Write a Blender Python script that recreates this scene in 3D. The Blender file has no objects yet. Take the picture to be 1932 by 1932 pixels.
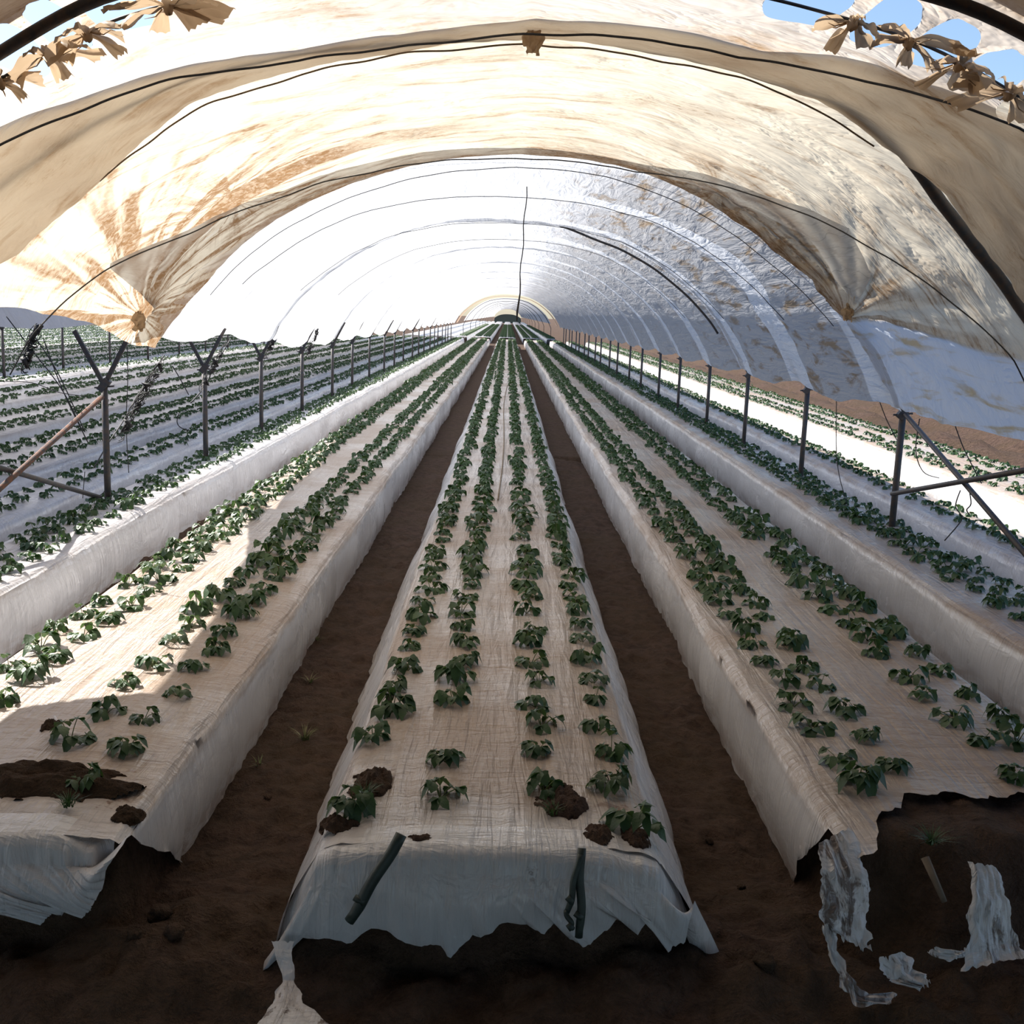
import bpy, bmesh, math, random
import numpy as np
from mathutils import Vector, Matrix, noise
random.seed(7)
S = bpy.context.scene
COL = S.collection
R = math.radians
PI = math.pi

# ------------------------------------------------------------------ camera
CAM = Vector((0, 0, 1.81))
F = 2050.0
PITCH, YAW, ROLL = R(10.3), R(0.57), R(2.0)
fw = Vector((math.sin(YAW)*math.cos(PITCH), math.cos(YAW)*math.cos(PITCH), -math.sin(PITCH)))
rt0 = fw.cross(Vector((0, 0, 1))).normalized()
up0 = rt0.cross(fw).normalized()
rt = rt0*math.cos(ROLL) + up0*math.sin(ROLL)
up = up0*math.cos(ROLL) - rt0*math.sin(ROLL)
cam = bpy.data.cameras.new('camera'); camo = bpy.data.objects.new('camera', cam); COL.objects.link(camo)
camo.matrix_world = Matrix(((rt.x, up.x, -fw.x, CAM.x), (rt.y, up.y, -fw.y, CAM.y), (rt.z, up.z, -fw.z, CAM.z), (0, 0, 0, 1)))
cam.sensor_width = 36; cam.sensor_fit = 'HORIZONTAL'; cam.lens = 36*F/1932
cam.clip_start = .05; cam.clip_end = 2000
S.camera = camo

def ray(px, py):
    return (fw*F + rt*(px-966) - up*(py-966)).normalized()
def at_y(px, py, Y):
    d = ray(px, py); return CAM + d*(Y/d.y)
def at_z(px, py, z):
    d = ray(px, py); return CAM + d*((z-CAM.z)/d.z)

# ------------------------------------------------------------------ light
w = bpy.data.worlds.new('world'); S.world = w; w.use_nodes = True
nt = w.node_tree; nt.nodes.clear()
sky = nt.nodes.new('ShaderNodeTexSky'); sky.sky_type = 'NISHITA'; sky.sun_disc = False
SUN = Vector((-.60, .42, .70)).normalized()
sky.sun_elevation = math.asin(SUN.z); sky.sun_rotation = math.atan2(SUN.x, SUN.y)
sky.air_density = 1.0; sky.dust_density = 1.0; sky.ozone_density = 3.0
bg = nt.nodes.new('ShaderNodeBackground'); bg.inputs['Strength'].default_value = .26
wo = nt.nodes.new('ShaderNodeOutputWorld')
nt.links.new(sky.outputs[0], bg.inputs['Color']); nt.links.new(bg.outputs[0], wo.inputs['Surface'])
sl = bpy.data.lights.new('sun', 'SUN'); sl.energy = 16.0; sl.angle = R(.6); sl.color = (1, .95, .87)
so = bpy.data.objects.new('sun', sl); COL.objects.link(so)
so.rotation_euler = (-SUN).to_track_quat('-Z', 'Y').to_euler()
S.view_settings.view_transform = 'Standard'; S.view_settings.look = 'None'
S.view_settings.gamma = 1; S.view_settings.exposure = -0.38; S.view_settings.use_curve_mapping = False
S.cycles.use_denoising = True
S.cycles.max_bounces = 8; S.cycles.diffuse_bounces = 5; S.cycles.transmission_bounces = 4
S.cycles.sample_clamp_indirect = 6

# ------------------------------------------------------------------ helpers
def tag(o, label, cat, group=None, kind=None):
    if label: o['label'] = label
    if cat: o['category'] = cat
    if group: o['group'] = group
    if kind: o['kind'] = kind
    return o
def link(name, me, mat=None, parent=None, smooth=True):
    o = bpy.data.objects.new(name, me); COL.objects.link(o)
    if mat is not None and not me.materials: me.materials.append(mat)
    if smooth and len(me.polygons): me.polygons.foreach_set('use_smooth', [True]*len(me.polygons))
    if parent: o.parent = parent
    return o
def empty(name, loc=(0, 0, 0), rz=0):
    o = bpy.data.objects.new(name, None); COL.objects.link(o); o.location = loc; o.rotation_euler = (0, 0, rz)
    o.empty_display_size = .05
    return o
def pym(name, vs, fs, uvs=None):
    me = bpy.data.meshes.new(name); me.from_pydata([tuple(v) for v in vs], [], fs)
    if uvs is not None:
        l = me.uv_layers.new(name='UVMap'); idx = np.empty(len(me.loops), dtype=np.int32); me.loops.foreach_get('vertex_index', idx)
        l.data.foreach_set('uv', np.asarray(uvs, dtype=np.float32)[idx].ravel())
    me.update(); return me
def grid_faces(n, m, keep=None):
    fs = []
    for i in range(n-1):
        for j in range(m-1):
            if keep is None or keep(i, j): fs.append((i*m+j, i*m+j+1, (i+1)*m+j+1, (i+1)*m+j))
    return fs
def np_mesh(name, V, Fq):
    me = bpy.data.meshes.new(name); V = np.asarray(V, np.float32); Fq = np.asarray(Fq, np.int32)
    me.vertices.add(len(V)); me.vertices.foreach_set('co', V.ravel())
    k = Fq.shape[1]
    me.loops.add(Fq.size); me.loops.foreach_set('vertex_index', Fq.ravel())
    me.polygons.add(len(Fq)); me.polygons.foreach_set('loop_start', np.arange(0, Fq.size, k, dtype=np.int32))
    me.update(calc_edges=True); me.validate(); return me
def tube_data(pts, rad, n=8, vs=None, fs=None, cap=True):
    if vs is None: vs, fs = [], []
    pts = [Vector(p) for p in pts]; m = len(pts); b = len(vs)
    rr = rad if isinstance(rad, (list, tuple)) else [rad]*m
    t0 = (pts[1]-pts[0]).normalized()
    a = t0.orthogonal().normalized()
    for i, p in enumerate(pts):
        t = (pts[min(i+1, m-1)]-pts[max(i-1, 0)]).normalized()
        a = (a - t*a.dot(t)).normalized(); c = t.cross(a)
        for k in range(n):
            th = 2*PI*k/n; vs.append(p + (a*math.cos(th)+c*math.sin(th))*rr[i])
    for i in range(m-1):
        for k in range(n):
            fs.append((b+i*n+k, b+i*n+(k+1) % n, b+(i+1)*n+(k+1) % n, b+(i+1)*n+k))
    if cap:
        fs.append(tuple(b+k for k in range(n))[::-1]); fs.append(tuple(b+(m-1)*n+k for k in range(n)))
    return vs, fs
def tube(name, pts, rad, mat, parent=None, n=8):
    vs, fs = tube_data(pts, rad, n); return link(name, pym(name, vs, fs), mat, parent)
def box_bar(p, q, wx, wy, vs, fs):
    p, q = Vector(p), Vector(q); t = (q-p).normalized(); a = t.cross(Vector((0, 1, 0)))
    a = a.normalized() if a.length > .1 else Vector((1, 0, 0)); c = t.cross(a); b = len(vs)
    for e in (p, q):
        for sx, sy in ((-1, -1), (1, -1), (1, 1), (-1, 1)): vs.append(e + a*sx*wx/2 + c*sy*wy/2)
    fs += [(b, b+1, b+5, b+4), (b+1, b+2, b+6, b+5), (b+2, b+3, b+7, b+6), (b+3, b, b+4, b+7), (b+3, b+2, b+1, b), (b+4, b+5, b+6, b+7)]
def fbm(x, y, z=0., o=3):
    v = 0; a = 1; f = 1
    for _ in range(o):
        v += a*noise.noise((x*f, y*f, z+3.7*f)); a *= .5; f *= 2.1
    return v
def sst(a, b, x):
    t = max(0., min(1., (x-a)/(b-a))); return t*t*(3-2*t)

# ------------------------------------------------------------------ node helpers
class NB:
    def __init__(s, name):
        s.m = bpy.data.materials.new(name); s.m.use_nodes = True; s.t = s.m.node_tree; s.t.nodes.clear()
    def n(s, typ, **kw):
        nd = s.t.nodes.new('ShaderNode'+typ)
        for k, v in kw.items(): setattr(nd, k, v)
        return nd
    def set(s, inp, v):
        if v is None: return
        if isinstance(v, bpy.types.NodeSocket): s.t.links.new(v, inp)
        else:
            if inp.type == 'RGBA' and len(v) == 3: v = (*v, 1)
            inp.default_value = v
    def math(s, op, a, b=None, c=None, clamp=False):
        nd = s.n('Math', operation=op, use_clamp=clamp); s.set(nd.inputs[0], a); s.set(nd.inputs[1], b); s.set(nd.inputs[2], c); return nd.outputs[0]
    def mix(s, f, a, b, blend='MIX'):
        nd = s.n('Mix', data_type='RGBA', blend_type=blend); s.set(nd.inputs['Factor'], f); s.set(nd.inputs[6], a); s.set(nd.inputs[7], b); return nd.outputs[2]
    def sep(s, v):
        nd = s.n('SeparateXYZ'); s.set(nd.inputs[0], v); return nd.outputs
    def comb(s, x=0., y=0., z=0.):
        nd = s.n('CombineXYZ'); s.set(nd.inputs[0], x); s.set(nd.inputs[1], y); s.set(nd.inputs[2], z); return nd.outputs[0]
    def noise(s, v, sc, det=4, ro=.55, dist=0.):
        nd = s.n('TexNoise'); s.set(nd.inputs['Vector'], v); s.set(nd.inputs['Scale'], sc); s.set(nd.inputs['Detail'], det)
        s.set(nd.inputs['Roughness'], ro); s.set(nd.inputs['Distortion'], dist); return nd.outputs[0]
    def ss(s, x, a, b, lo=0., hi=1.):
        nd = s.n('MapRange', interpolation_type='SMOOTHSTEP'); s.set(nd.inputs[0], x); s.set(nd.inputs[1], a); s.set(nd.inputs[2], b)
        s.set(nd.inputs[3], lo); s.set(nd.inputs[4], hi); return nd.outputs[0]
    def scale(s, v, sc):
        nd = s.n('VectorMath', operation='MULTIPLY'); s.set(nd.inputs[0], v); nd.inputs[1].default_value = sc; return nd.outputs[0]
    def bump(s, h, st, dist, nrm=None):
        nd = s.n('Bump'); s.set(nd.inputs['Height'], h); nd.inputs['Strength'].default_value = st; nd.inputs['Distance'].default_value = dist
        s.set(nd.inputs['Normal'], nrm); return nd.outputs[0]
    def prin(s, col, rough=.6, nrm=None, **kw):
        nd = s.n('BsdfPrincipled'); s.set(nd.inputs['Base Color'], col); s.set(nd.inputs['Roughness'], rough); s.set(nd.inputs['Normal'], nrm)
        for k, v in kw.items(): s.set(nd.inputs[k.replace('_', ' ')], v)
        return nd.outputs[0]
    def out(s, sh):
        o = s.n('OutputMaterial'); s.t.links.new(sh, o.inputs['Surface']); return s.m
    def mixs(s, f, a, b):
        nd = s.n('MixShader'); s.set(nd.inputs[0], f); s.t.links.new(a, nd.inputs[1]); s.t.links.new(b, nd.inputs[2]); return nd.outputs[0]

def film_mat(name, clean, stain, amt, trans=.70, gathers=(), vertical=1.0, bands=False, edge=None, skirt=None, bumps=.5, crs=(2.2, 5, 1)):
    b = NB(name); uv = b.n('UVMap').outputs[0]; u, v, _ = b.sep(uv)
    # fine speckled grime, streaked in the running direction of the folds
    n1 = b.noise(b.scale(uv, (1.1, 4.5, 1)), 1.6, 6, .62, .6)
    n2 = b.noise(uv, 1.1, 4, .6, .3)
    n3 = b.noise(b.scale(uv, (2.2, 9, 1)), 6, 4, .7, 1.2)
    patch = b.ss(n2, .46, .68)
    m = b.math('MULTIPLY', b.ss(n1, .5, .72), .8)
    m = b.math('MULTIPLY_ADD', b.math('MULTIPLY', b.ss(n3, .52, .7), patch), 1.1, m)
    m = b.math('MULTIPLY_ADD', patch, .35, m)
    m = b.math('MULTIPLY', m, amt)
    for (gu, gv, rad, st, k) in gathers:
        du = b.math('SUBTRACT', u, gu); dv = b.math('SUBTRACT', v, gv)
        rr = b.math('SQRT', b.math('ADD', b.math('MULTIPLY', du, du), b.math('MULTIPLY', dv, dv)))
        ang = b.math('ARCTAN2', dv, du)
        nz = b.noise(b.comb(b.math('MULTIPLY', ang, k), b.math('MULTIPLY', rr, .35), gu), 1.0, 4, .62, .25)
        nz2 = b.noise(b.comb(b.math('MULTIPLY', ang, k*3), b.math('MULTIPLY', rr, 1.2), gv), 1.0, 3, .6, .2)
        st_ = b.math('ADD', b.ss(nz, .46, .60), b.math('MULTIPLY', b.ss(nz2, .56, .7), .6))
        fall = b.ss(rr, rad*.3, rad*1.15, 1, 0)
        core = b.ss(rr, .02, .22, .9, 0)
        m = b.math('ADD', m, b.math('MULTIPLY', b.math('ADD', b.math('MULTIPLY', st_, fall), core), st))
    if edge:   # grime collected on the hem of the sheet
        ev, wdt, st = edge
        m = b.math('ADD', m, b.math('MULTIPLY', b.ss(b.math('ADD', v, b.math('MULTIPLY', n2, .15)), ev-wdt, ev, 0, 1), st))
    m = b.math('MULTIPLY', b.math('MINIMUM', m, 1.0), b.ss(b.noise(b.scale(uv, (3, 3, 1)), 7, 5, .75, .8), .30, .60, .55, 1.0))
    col = b.mix(m, clean, stain)
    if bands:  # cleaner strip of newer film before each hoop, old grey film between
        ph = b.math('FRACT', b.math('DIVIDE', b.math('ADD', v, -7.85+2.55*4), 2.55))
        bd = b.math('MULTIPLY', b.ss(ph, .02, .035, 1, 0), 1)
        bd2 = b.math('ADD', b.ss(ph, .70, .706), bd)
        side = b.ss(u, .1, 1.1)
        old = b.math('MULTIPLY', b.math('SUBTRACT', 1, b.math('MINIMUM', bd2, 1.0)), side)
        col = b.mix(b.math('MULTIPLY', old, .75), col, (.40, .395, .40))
        tk = b.math('FRACT', b.math('ADD', b.math('MULTIPLY', u, 9.), b.math('MULTIPLY', b.noise(b.scale(uv, (1.5, .8, 1)), 2., 2, .5), 3.)))
        tick = b.math('MULTIPLY', b.math('MULTIPLY', b.ss(tk, .0, .07, 1, 0), b.math('MINIMUM', bd2, 1.)), b.ss(u, -.6, .3))  # shade of short creases painted as thin dark lines
        col = b.mix(b.math('MULTIPLY', tick, .5), col, (.3, .3, .32))
        dirt = b.math('MULTIPLY', b.math('MULTIPLY', old, b.ss(b.noise(b.scale(uv, (5, 1.3, 1)), 1.5, 4, .6, .4), .5, .66)), b.ss(v, 9.5, 17, .8, .15))
        col = b.mix(dirt, col, (.30, .2, .10))
    if skirt:  # replacement strip along the foot: cold clean film
        su, col2 = skirt
        nn = b.noise(b.scale(uv, (5, .8, 1)), 1.8, 4, .6, .5)
        col2 = b.mix(b.ss(nn, .5, .68), col2, (.62, .5, .33))
        edgev = b.math('ADD', u, b.math('MULTIPLY', b.math('SUBTRACT', v, 7.3), .15))
        col = b.mix(b.ss(edgev, su, su+.05), col, col2)
    wr = b.noise(b.scale(uv, crs), 1.0, 4, .55, .5)
    cr = b.math('ADD', b.math('MULTIPLY', b.math('ABSOLUTE', b.math('SUBTRACT', wr, .5)), 3.0), b.math('MULTIPLY', b.noise(uv, 14, 2, .5), .10))
    nrm = b.bump(cr, bumps, .05)
    d = b.n('BsdfDiffuse'); b.set(d.inputs['Color'], col); b.set(d.inputs['Normal'], nrm)
    t = b.n('BsdfTranslucent'); b.set(t.inputs['Color'], b.mix(1.0, col, (.69, .69, .69), 'MULTIPLY')); b.set(t.inputs['Normal'], nrm)
    g = b.n('BsdfGlossy'); b.set(g.inputs['Color'], (.9, .9, .9)); b.set(g.inputs['Roughness'], .38); b.set(g.inputs['Normal'], nrm)
    return b.out(b.mixs(.02, b.mixs(trans, d.outputs[0], t.outputs[0]), g.outputs[0]))

def mulch_mat(name, dust=1.0, front=False, wall=(.68, .68, .70)):
    b = NB(name); tc = b.n('NewGeometry').outputs['Position']; x, y, z = b.sep(tc)
    nA = b.noise(tc, 1.4, 5, .6, .4); nB = b.noise(b.scale(tc, (9, 1.2, 5)), 3, 4, .6, .3); nC = b.noise(tc, 38, 4, .65)
    top = b.ss(b.math('ADD', z, b.math('MULTIPLY', b.math('SUBTRACT', nB, .5), .10)), .27, .335)
    dm = b.math('MULTIPLY', top, b.math('ADD', b.ss(nA, .35, .65, .7, 1.0), b.math('MULTIPLY', b.math('SUBTRACT', nC, .5), .5)))
    dm = b.math('MULTIPLY', b.math('MULTIPLY', dm, dust), b.ss(b.math('ADD', y, b.math('MULTIPLY', nA, .6)), 3.05, 3.5, .25, 1))
    col = b.mix(b.math('MAXIMUM', dm, 0.), wall, (.345, .26, .20))
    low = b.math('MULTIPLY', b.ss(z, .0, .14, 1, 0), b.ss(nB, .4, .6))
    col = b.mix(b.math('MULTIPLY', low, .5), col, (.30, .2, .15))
    if front:
        sm = b.ss(b.noise(b.scale(tc, (9, 3, 3)), 1.6, 5, .7, .8), .54, .62)
        col = b.mix(b.math('MULTIPLY', sm, .85), col, (.10, .06, .04))
    sp = b.math('MULTIPLY', b.ss(b.noise(tc, 5, 5, .7, .5), .62, .68), b.ss(y, 2.6, 4.6, .9, .0))
    col = b.mix(b.math('MULTIPLY', sp, top), col, (.16, .085, .055))
    h = b.math('ADD', b.noise(b.scale(tc, (15, 1.3, 2)), 1.6, 4, .55, .7), b.math('MULTIPLY', b.noise(b.scale(tc, (2, 9, .6)), 2.5, 4, .6, 1.), .8))
    nrm = b.bump(h, .6, .035)
    dmk = 0
    ro = b.math('ADD', b.ss(nA, .3, .7, .16, .36), b.math('MULTIPLY', b.math('MINIMUM', dm, 1.), .12))
    p = b.prin(col, ro, nrm, Specular_IOR_Level=.6)
    t = b.n('BsdfTranslucent'); b.set(t.inputs['Color'], col)
    return b.out(b.mixs(.12, p, t.outputs[0]))

def soil_mat(name, c1=(.058, .036, .027), c2=(.13, .082, .062)):
    b = NB(name); tc = b.n('NewGeometry').outputs['Position']
    nA = b.noise(tc, 1.3, 5, .65, .3); nB = b.noise(tc, 14, 6, .7, .4); nC = b.noise(tc, 60, 4, .7)
    col = b.mix(b.ss(nB, .3, .7), c1, c2); col = b.mix(b.ss(nA, .35, .65, 0, .55), col, (.09, .06, .035))
    h = b.math('ADD', nB, b.math('MULTIPLY', nC, .4))
    return b.out(b.prin(col, .95, b.bump(h, 1.0, .07), Specular_IOR_Level=.15))

def leaf_mat(name, c1, c2):
    b = NB(name); oi = b.n('ObjectInfo').outputs['Random']; tc = b.n('NewGeometry').outputs['Position']
    nz = b.noise(tc, 9, 3, .6)
    col = b.mix(b.ss(nz, .35, .65), c1, c2)
    col = b.mix(b.math('MULTIPLY', oi, .35), col, (.035, .075, .035))
    nrm = b.bump(b.noise(tc, 120, 2, .5), .4, .004)
    p = b.prin(col, .45, nrm, Specular_IOR_Level=.4)
    t = b.n('BsdfTranslucent'); b.set(t.inputs['Color'], b.mix(.4, col, (.12, .26, .03)))
    return b.out(b.mixs(.2, p, t.outputs[0]))
def plain(name, col, rough=.6, metal=0., var=.35, sc=20, col2=None):
    b = NB(name); tc = b.n('NewGeometry').outputs['Position']; nz = b.noise(tc, sc, 4, .6, .3)
    c2 = col2 or tuple(c*(1-var) for c in col)
    return b.out(b.prin(b.mix(b.ss(nz, .38, .62), col, c2), rough, b.bump(nz, .25, .005), Metallic=metal))

M_SOIL = soil_mat('soil'); M_SOILD = soil_mat('dark_moist_soil', (.028, .017, .011), (.065, .037, .024))
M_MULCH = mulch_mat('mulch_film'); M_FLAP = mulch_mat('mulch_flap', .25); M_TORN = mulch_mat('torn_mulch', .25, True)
M_END = None
M_MULCHC = mulch_mat('mulch_film_clean', .5, wall=(.70, .71, .75))
M_LEAF = leaf_mat('strawberry_leaf', (.022, .055, .022), (.045, .095, .033))
M_STEM = plain('strawberry_stem', (.12, .17, .05), .6)
M_GRASS = plain('grass_blade', (.14, .18, .06), .7, col2=(.22, .2, .1))
M_STEEL = plain('painted_steel', (.045, .05, .06), .55, .3, .3, 30, (.075, .06, .055))
M_RUST = plain('rusty_steel', (.16, .07, .04), .8, .2, .4, 30, (.07, .06, .06))
M_WIRE = plain('black_cord', (.03, .03, .032), .7)
M_ROPE = plain('tan_cord', (.22, .16, .10), .8)
M_HOSE = plain('dark_hose', (.03, .05, .045), .5)
M_BLOCKER = plain('net', (.02, .03, .025), .9)  # dark colour of the added light-blocking sheet behind the camera
M_KNOT = film_mat('bunched_film', (.62, .46, .30), (.26, .14, .07), 1.0, .5)

# ------------------------------------------------------------------ field layout
BEDH = .36
Y0 = 2.75; YEND = 64.0
# name, left top edge, right top edge, foot spread left/right, plant rows
BEDS = [
 ('centre', -.468, .468, .17, .16, [-.385, -.155, .152, .390]),
 ('L1', -2.03, -1.015, .0, .0, [-1.93, -1.77, -1.39, -1.205]),
 ('R1', 1.010, 2.03, .0, .0, [1.157, 1.334, 1.728, 1.90]),
 ('L2', -3.02, -2.52, .03, .02, [-2.93, -2.80, -2.66]),
 ('R2', 2.49, 3.04, .02, .03, [2.68, 2.80, 2.93]),
 ('L3', -3.72, -3.30, .03, .02, [-3.62, -3.42]),
 ('R3', 3.40, 3.83, .02, .03, [3.56, 3.72]),
 ('L4', -5.0, -4.08, .02, .02, [-4.9, -4.72, -4.38, -4.2]),
 ('R4', 4.60, 5.66, .02, .02, [4.72, 4.92, 5.28, 5.52]),
]
xx = -5.45
for k in range(13):
    wd = 1.02 if k != 2 else .55
    BEDS.append(('L%d' % (5+k), xx-wd, xx, .02, .02, [xx-wd+.11, xx-wd+.28, xx-.30, xx-.12] if wd > .8 else [xx-.43, xx-.12]))
    xx -= wd+.56
BD = {b[0]: b for b in BEDS}
def front_y(name):
    return {'centre': 2.79, 'L1': 2.79, 'R1': 2.82}.get(name, 3.0 if name in ('L2', 'R2') else 3.6)
def top_z(name, x, y):
    b = BD[name]; mid = (b[1]+b[2])/2; hw = (b[2]-b[1])/2
    c = 1-min(1, abs((x-mid)/hw))**3
    return BEDH - .014 + .018*c + .012*noise.noise((x*1.3, y*.45, mid)) + .004*noise.noise((x*9, y*1.2, mid))

def ygrid(a, bnd, d0, k):
    ys = [a]
    while ys[-1] < bnd: ys.append(min(bnd, ys[-1]+max(d0, k*ys[-1])))
    return ys

def soil_h(x, y):
    z = .035*fbm(x*1.7, y*1.7, 1, 4) + .020*fbm(x*7, y*7, 2, 3) - .02
    q = noise.noise((x*13, y*13, 5)); z += .035*max(0, q-.12) + .008*noise.noise((x*26, y*26, 5))
    core = 0
    for (nm, a, b_, sa, sb, rows) in BEDS:
        if a-.3 < x < b_+.3:
            m = .045
            e = sst(a-sa+.01, a+m+.03, x)*(1-sst(b_-m-.03, b_+sb-.01, x))
            fy = front_y(nm)
            g = sst(fy-.10, fy+.14, y + .05*noise.noise((x*5, y*5, 9))) if nm != 'R1' else sst(fy-.12, fy+.18, y+.10*noise.noise((x*5, y*5, 9)))
            if nm == 'L1': g = sst(fy-.05, fy+.22, y)
            core = max(core, e*g)
    bank = .07*sst(2.25, 2.72, y)*(1-sst(2.8, 3.4, y))*(1+.8*fbm(x*4, y*4, 7, 3))
    c0 = .32
    if 1.0 < x < 2.05 and y < 3.4: c0 = .335 + .022*fbm(x*9, y*9, 3, 3)
    z = max(z + bank, z*.2 + c0*core) if core > .02 else z + bank
    return z

# near soil, fine mesh; far soil, coarse mesh
def soil_patch(name, xs, ys, mat, hf):
    vs = [(x, y, hf(x, y)) for y in ys for x in xs]
    me = pym(name, vs, grid_faces(len(ys), len(xs)))
    return link(name, me, mat)
xs = list(np.arange(-3.3, 3.3, .022)); ys = list(np.arange(1.2, 5.0, .022)) + ygrid(5.0, 14, .04, .008)
g = soil_patch('ground', xs, ys, M_SOIL, soil_h); g['kind'] = 'structure'
def far_h(x, y):
    if -3.25 < x < 3.25 and 1.3 < y < 13.9: return -.30
    z = .03*fbm(x*1.1, y*.6, 1, 2)-.02
    if x > 6.0:   # ploughed ridges
        z += .24*(.5+.5*math.cos((x-6.75)*2*PI/1.5))+.09*fbm(x*2.2, y*1.6, 3, 4)
    return z
xs = list(np.arange(-22, -3.4, .8)) + list(np.arange(-3.4, 6.0, .2)) + list(np.arange(6.0, 22, .125))
ys = [-14, -8, -4, -1, 0, .6, 1.2, 1.4] + ygrid(1.7, 70, .16, .02)
g = soil_patch('ground_field', xs, ys, M_SOIL, far_h); g['kind'] = 'structure'
g = link('ground_plain', pym('gp', [(-400, -200, -.16), (400, -200, -.16), (400, 700, -.16), (-400, 700, -.16)], [(0, 1, 2, 3)]), M_SOIL); g['kind'] = 'structure'

# ------------------------------------------------------------------ plastic mulch on the beds
MULCH = {}
NICE = {'centre': 'white plastic mulch sheet over the middle bed, strip with a front flap',
 'L1': 'white plastic mulch sheet over the wide bed left of the middle bed',
 'R1': 'white plastic mulch sheet with torn front, wide bed right of the middle bed',
 'L2': 'narrow mulch strip carrying the left row of posts, sunlit top',
 'R2': 'narrow mulch strip carrying the right row of posts',
 'L3': 'narrow mulch strip directly beyond the left row of posts, bluish wall',
 'R3': 'narrow mulch strip directly beyond the right row of posts',
 'L4': 'mulch sheet on first wide bed of the neighbouring tunnel, beyond left posts',
 'R4': 'outermost mulch sheet on the right, glaring white wall beside ploughed soil'}
ORD = ['first', 'second', 'third', 'fourth', 'fifth', 'sixth', 'seventh', 'eighth', 'ninth', 'tenth', 'eleventh', 'twelfth', 'thirteenth', 'fourteenth', 'fifteenth', 'sixteenth', 'seventeenth', 'eighteenth', 'nineteenth', 'twentieth', 'twenty-first', 'twenty-second', 'twenty-third', 'twenty-fourth', 'twenty-fifth', 'twenty-sixth', 'twenty-seventh', 'twenty-eighth', 'twenty-ninth', 'thirtieth']
for k in range(13): NICE['L%d' % (5+k)] = 'far left mulch sheet, %s bed beyond the first wide bed past the left posts' % ORD[k]

def mulch_profile(nm, y, n_top, n_wall):
    _, a, b_, sa, sb, _r = BD[nm]
    if nm == 'centre': sa *= .75+.25*sst(2.7, 4.2, y)
    ea = .025*noise.noise((y*.55, a, 1))+.010*noise.noise((y*2.7, a, 2)); eb = .025*noise.noise((y*.55, b_, 4))+.010*noise.noise((y*2.7, b_, 5))
    A, B = a+ea, b_+eb
    pts = []
    r = .035
    for i in range(n_wall):   # left wall from the foot up
        t = i/(n_wall-1); z = -.01 + t*(BEDH-r+.01)
        pl = (.012*noise.noise((y*7, z*1.2, a)) + .006*noise.noise((y*19, z*.8, a)))*(1.2-t*.8)
        bul = .018*math.sin(t*PI)+.03*noise.noise((y*1.1, z*2, a+8))*math.sin(t*PI)
        pts.append((A-sa*(1-t)-pl-bul, z))
    for i in range(1, 4):
        th = PI/2*i/4; pts.append((A+r*(1-math.cos(th)), BEDH-r+r*math.sin(th)-.014))
    for i in range(n_top):
        t = i/(n_top-1); x = A+r+(B-A-2*r)*t
        z = top_z(nm, x, y)
        z += .006*noise.noise((x*28, y*1.1, 3)) + .004*noise.noise((x*7, y*6, 8))
        pts.append((x, z))
    for i in range(3, 0, -1):
        th = PI/2*i/4; pts.append((B-r*(1-math.cos(th)), BEDH-r+r*math.sin(th)-.014))
    for i in range(n_wall-1, -1, -1):
        t = i/(n_wall-1); z = -.01 + t*(BEDH-r+.01)
        pl = (.012*noise.noise((y*7, z*1.2, b_)) + .006*noise.noise((y*19, z*.8, b_)))*(1.2-t*.8)
        bul = .018*math.sin(t*PI)+.03*noise.noise((y*1.1, z*2, b_+8))*math.sin(t*PI)
        pts.append((B+sb*(1-t)+pl+bul, z))
    return pts

TORN_X = [1.0, 1.09, 1.15, 1.22, 1.30, 1.42, 1.6, 1.8, 2.05]
TORN_Y = [2.80, 2.84, 3.02, 3.10, 3.20, 3.24, 3.22, 3.28, 3.2]
for (nm, a, b_, sa, sb, rows) in BEDS:
    near = nm in ('centre', 'L1', 'R1'); mid_ = nm in ('L2', 'R2', 'L3', 'R3', 'L4', 'R4')
    nt_, nw = (56, 12) if near else ((16, 7) if mid_ else (6, 4))
    ys = ygrid(front_y(nm), YEND, .028, .006) if near else ygrid(front_y(nm), YEND, .05, .010) if mid_ else ygrid(5, YEND, .3, .02)
    vs = []; m = None
    for y in ys:
        p = mulch_profile(nm, y, nt_, nw); m = len(p)
        vs += [(q[0], y, q[1]) for q in p]
    keep = None; lim = None
    if nm == 'R1':
        def lim(j, x, z):
            if z < .325 and x < 1.5: return 3.00 + .32*(1-z/.36) + .03*noise.noise((z*14, 0, 4))
            if z < .30: return 3.35
            return float(np.interp(x, TORN_X, TORN_Y)) + .05*noise.noise((x*14, 0, 3)) + .025*noise.noise((x*40, 0, 3))
    if nm == 'L1':
        def lim(j, x, z):
            return 2.80 + .52*(1-z/.36) + .03*noise.noise((z*14, 0, 4)) if (j > m/2 and z < .33) else 0
    if nm == 'centre':
        def lim(j, x, z): return 0
    if lim:
        drop = [False]*len(vs)
        for q in range(len(vs)):
            x, y, z = vs[q]; L_ = lim(q % m, x, z)
            if y < L_: drop[q] = True; vs[q] = (x, L_, z)
        keep = lambda i, j: not (drop[i*m+j] and drop[i*m+j+1] and drop[(i+1)*m+j] and drop[(i+1)*m+j+1])
    me = pym('mulch', vs, grid_faces(len(ys), m, keep))
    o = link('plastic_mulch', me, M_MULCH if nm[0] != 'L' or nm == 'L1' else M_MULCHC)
    tag(o, NICE[nm], 'plastic sheet', 'plastic mulch sheets on the beds')
    MULCH[nm] = o

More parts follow.
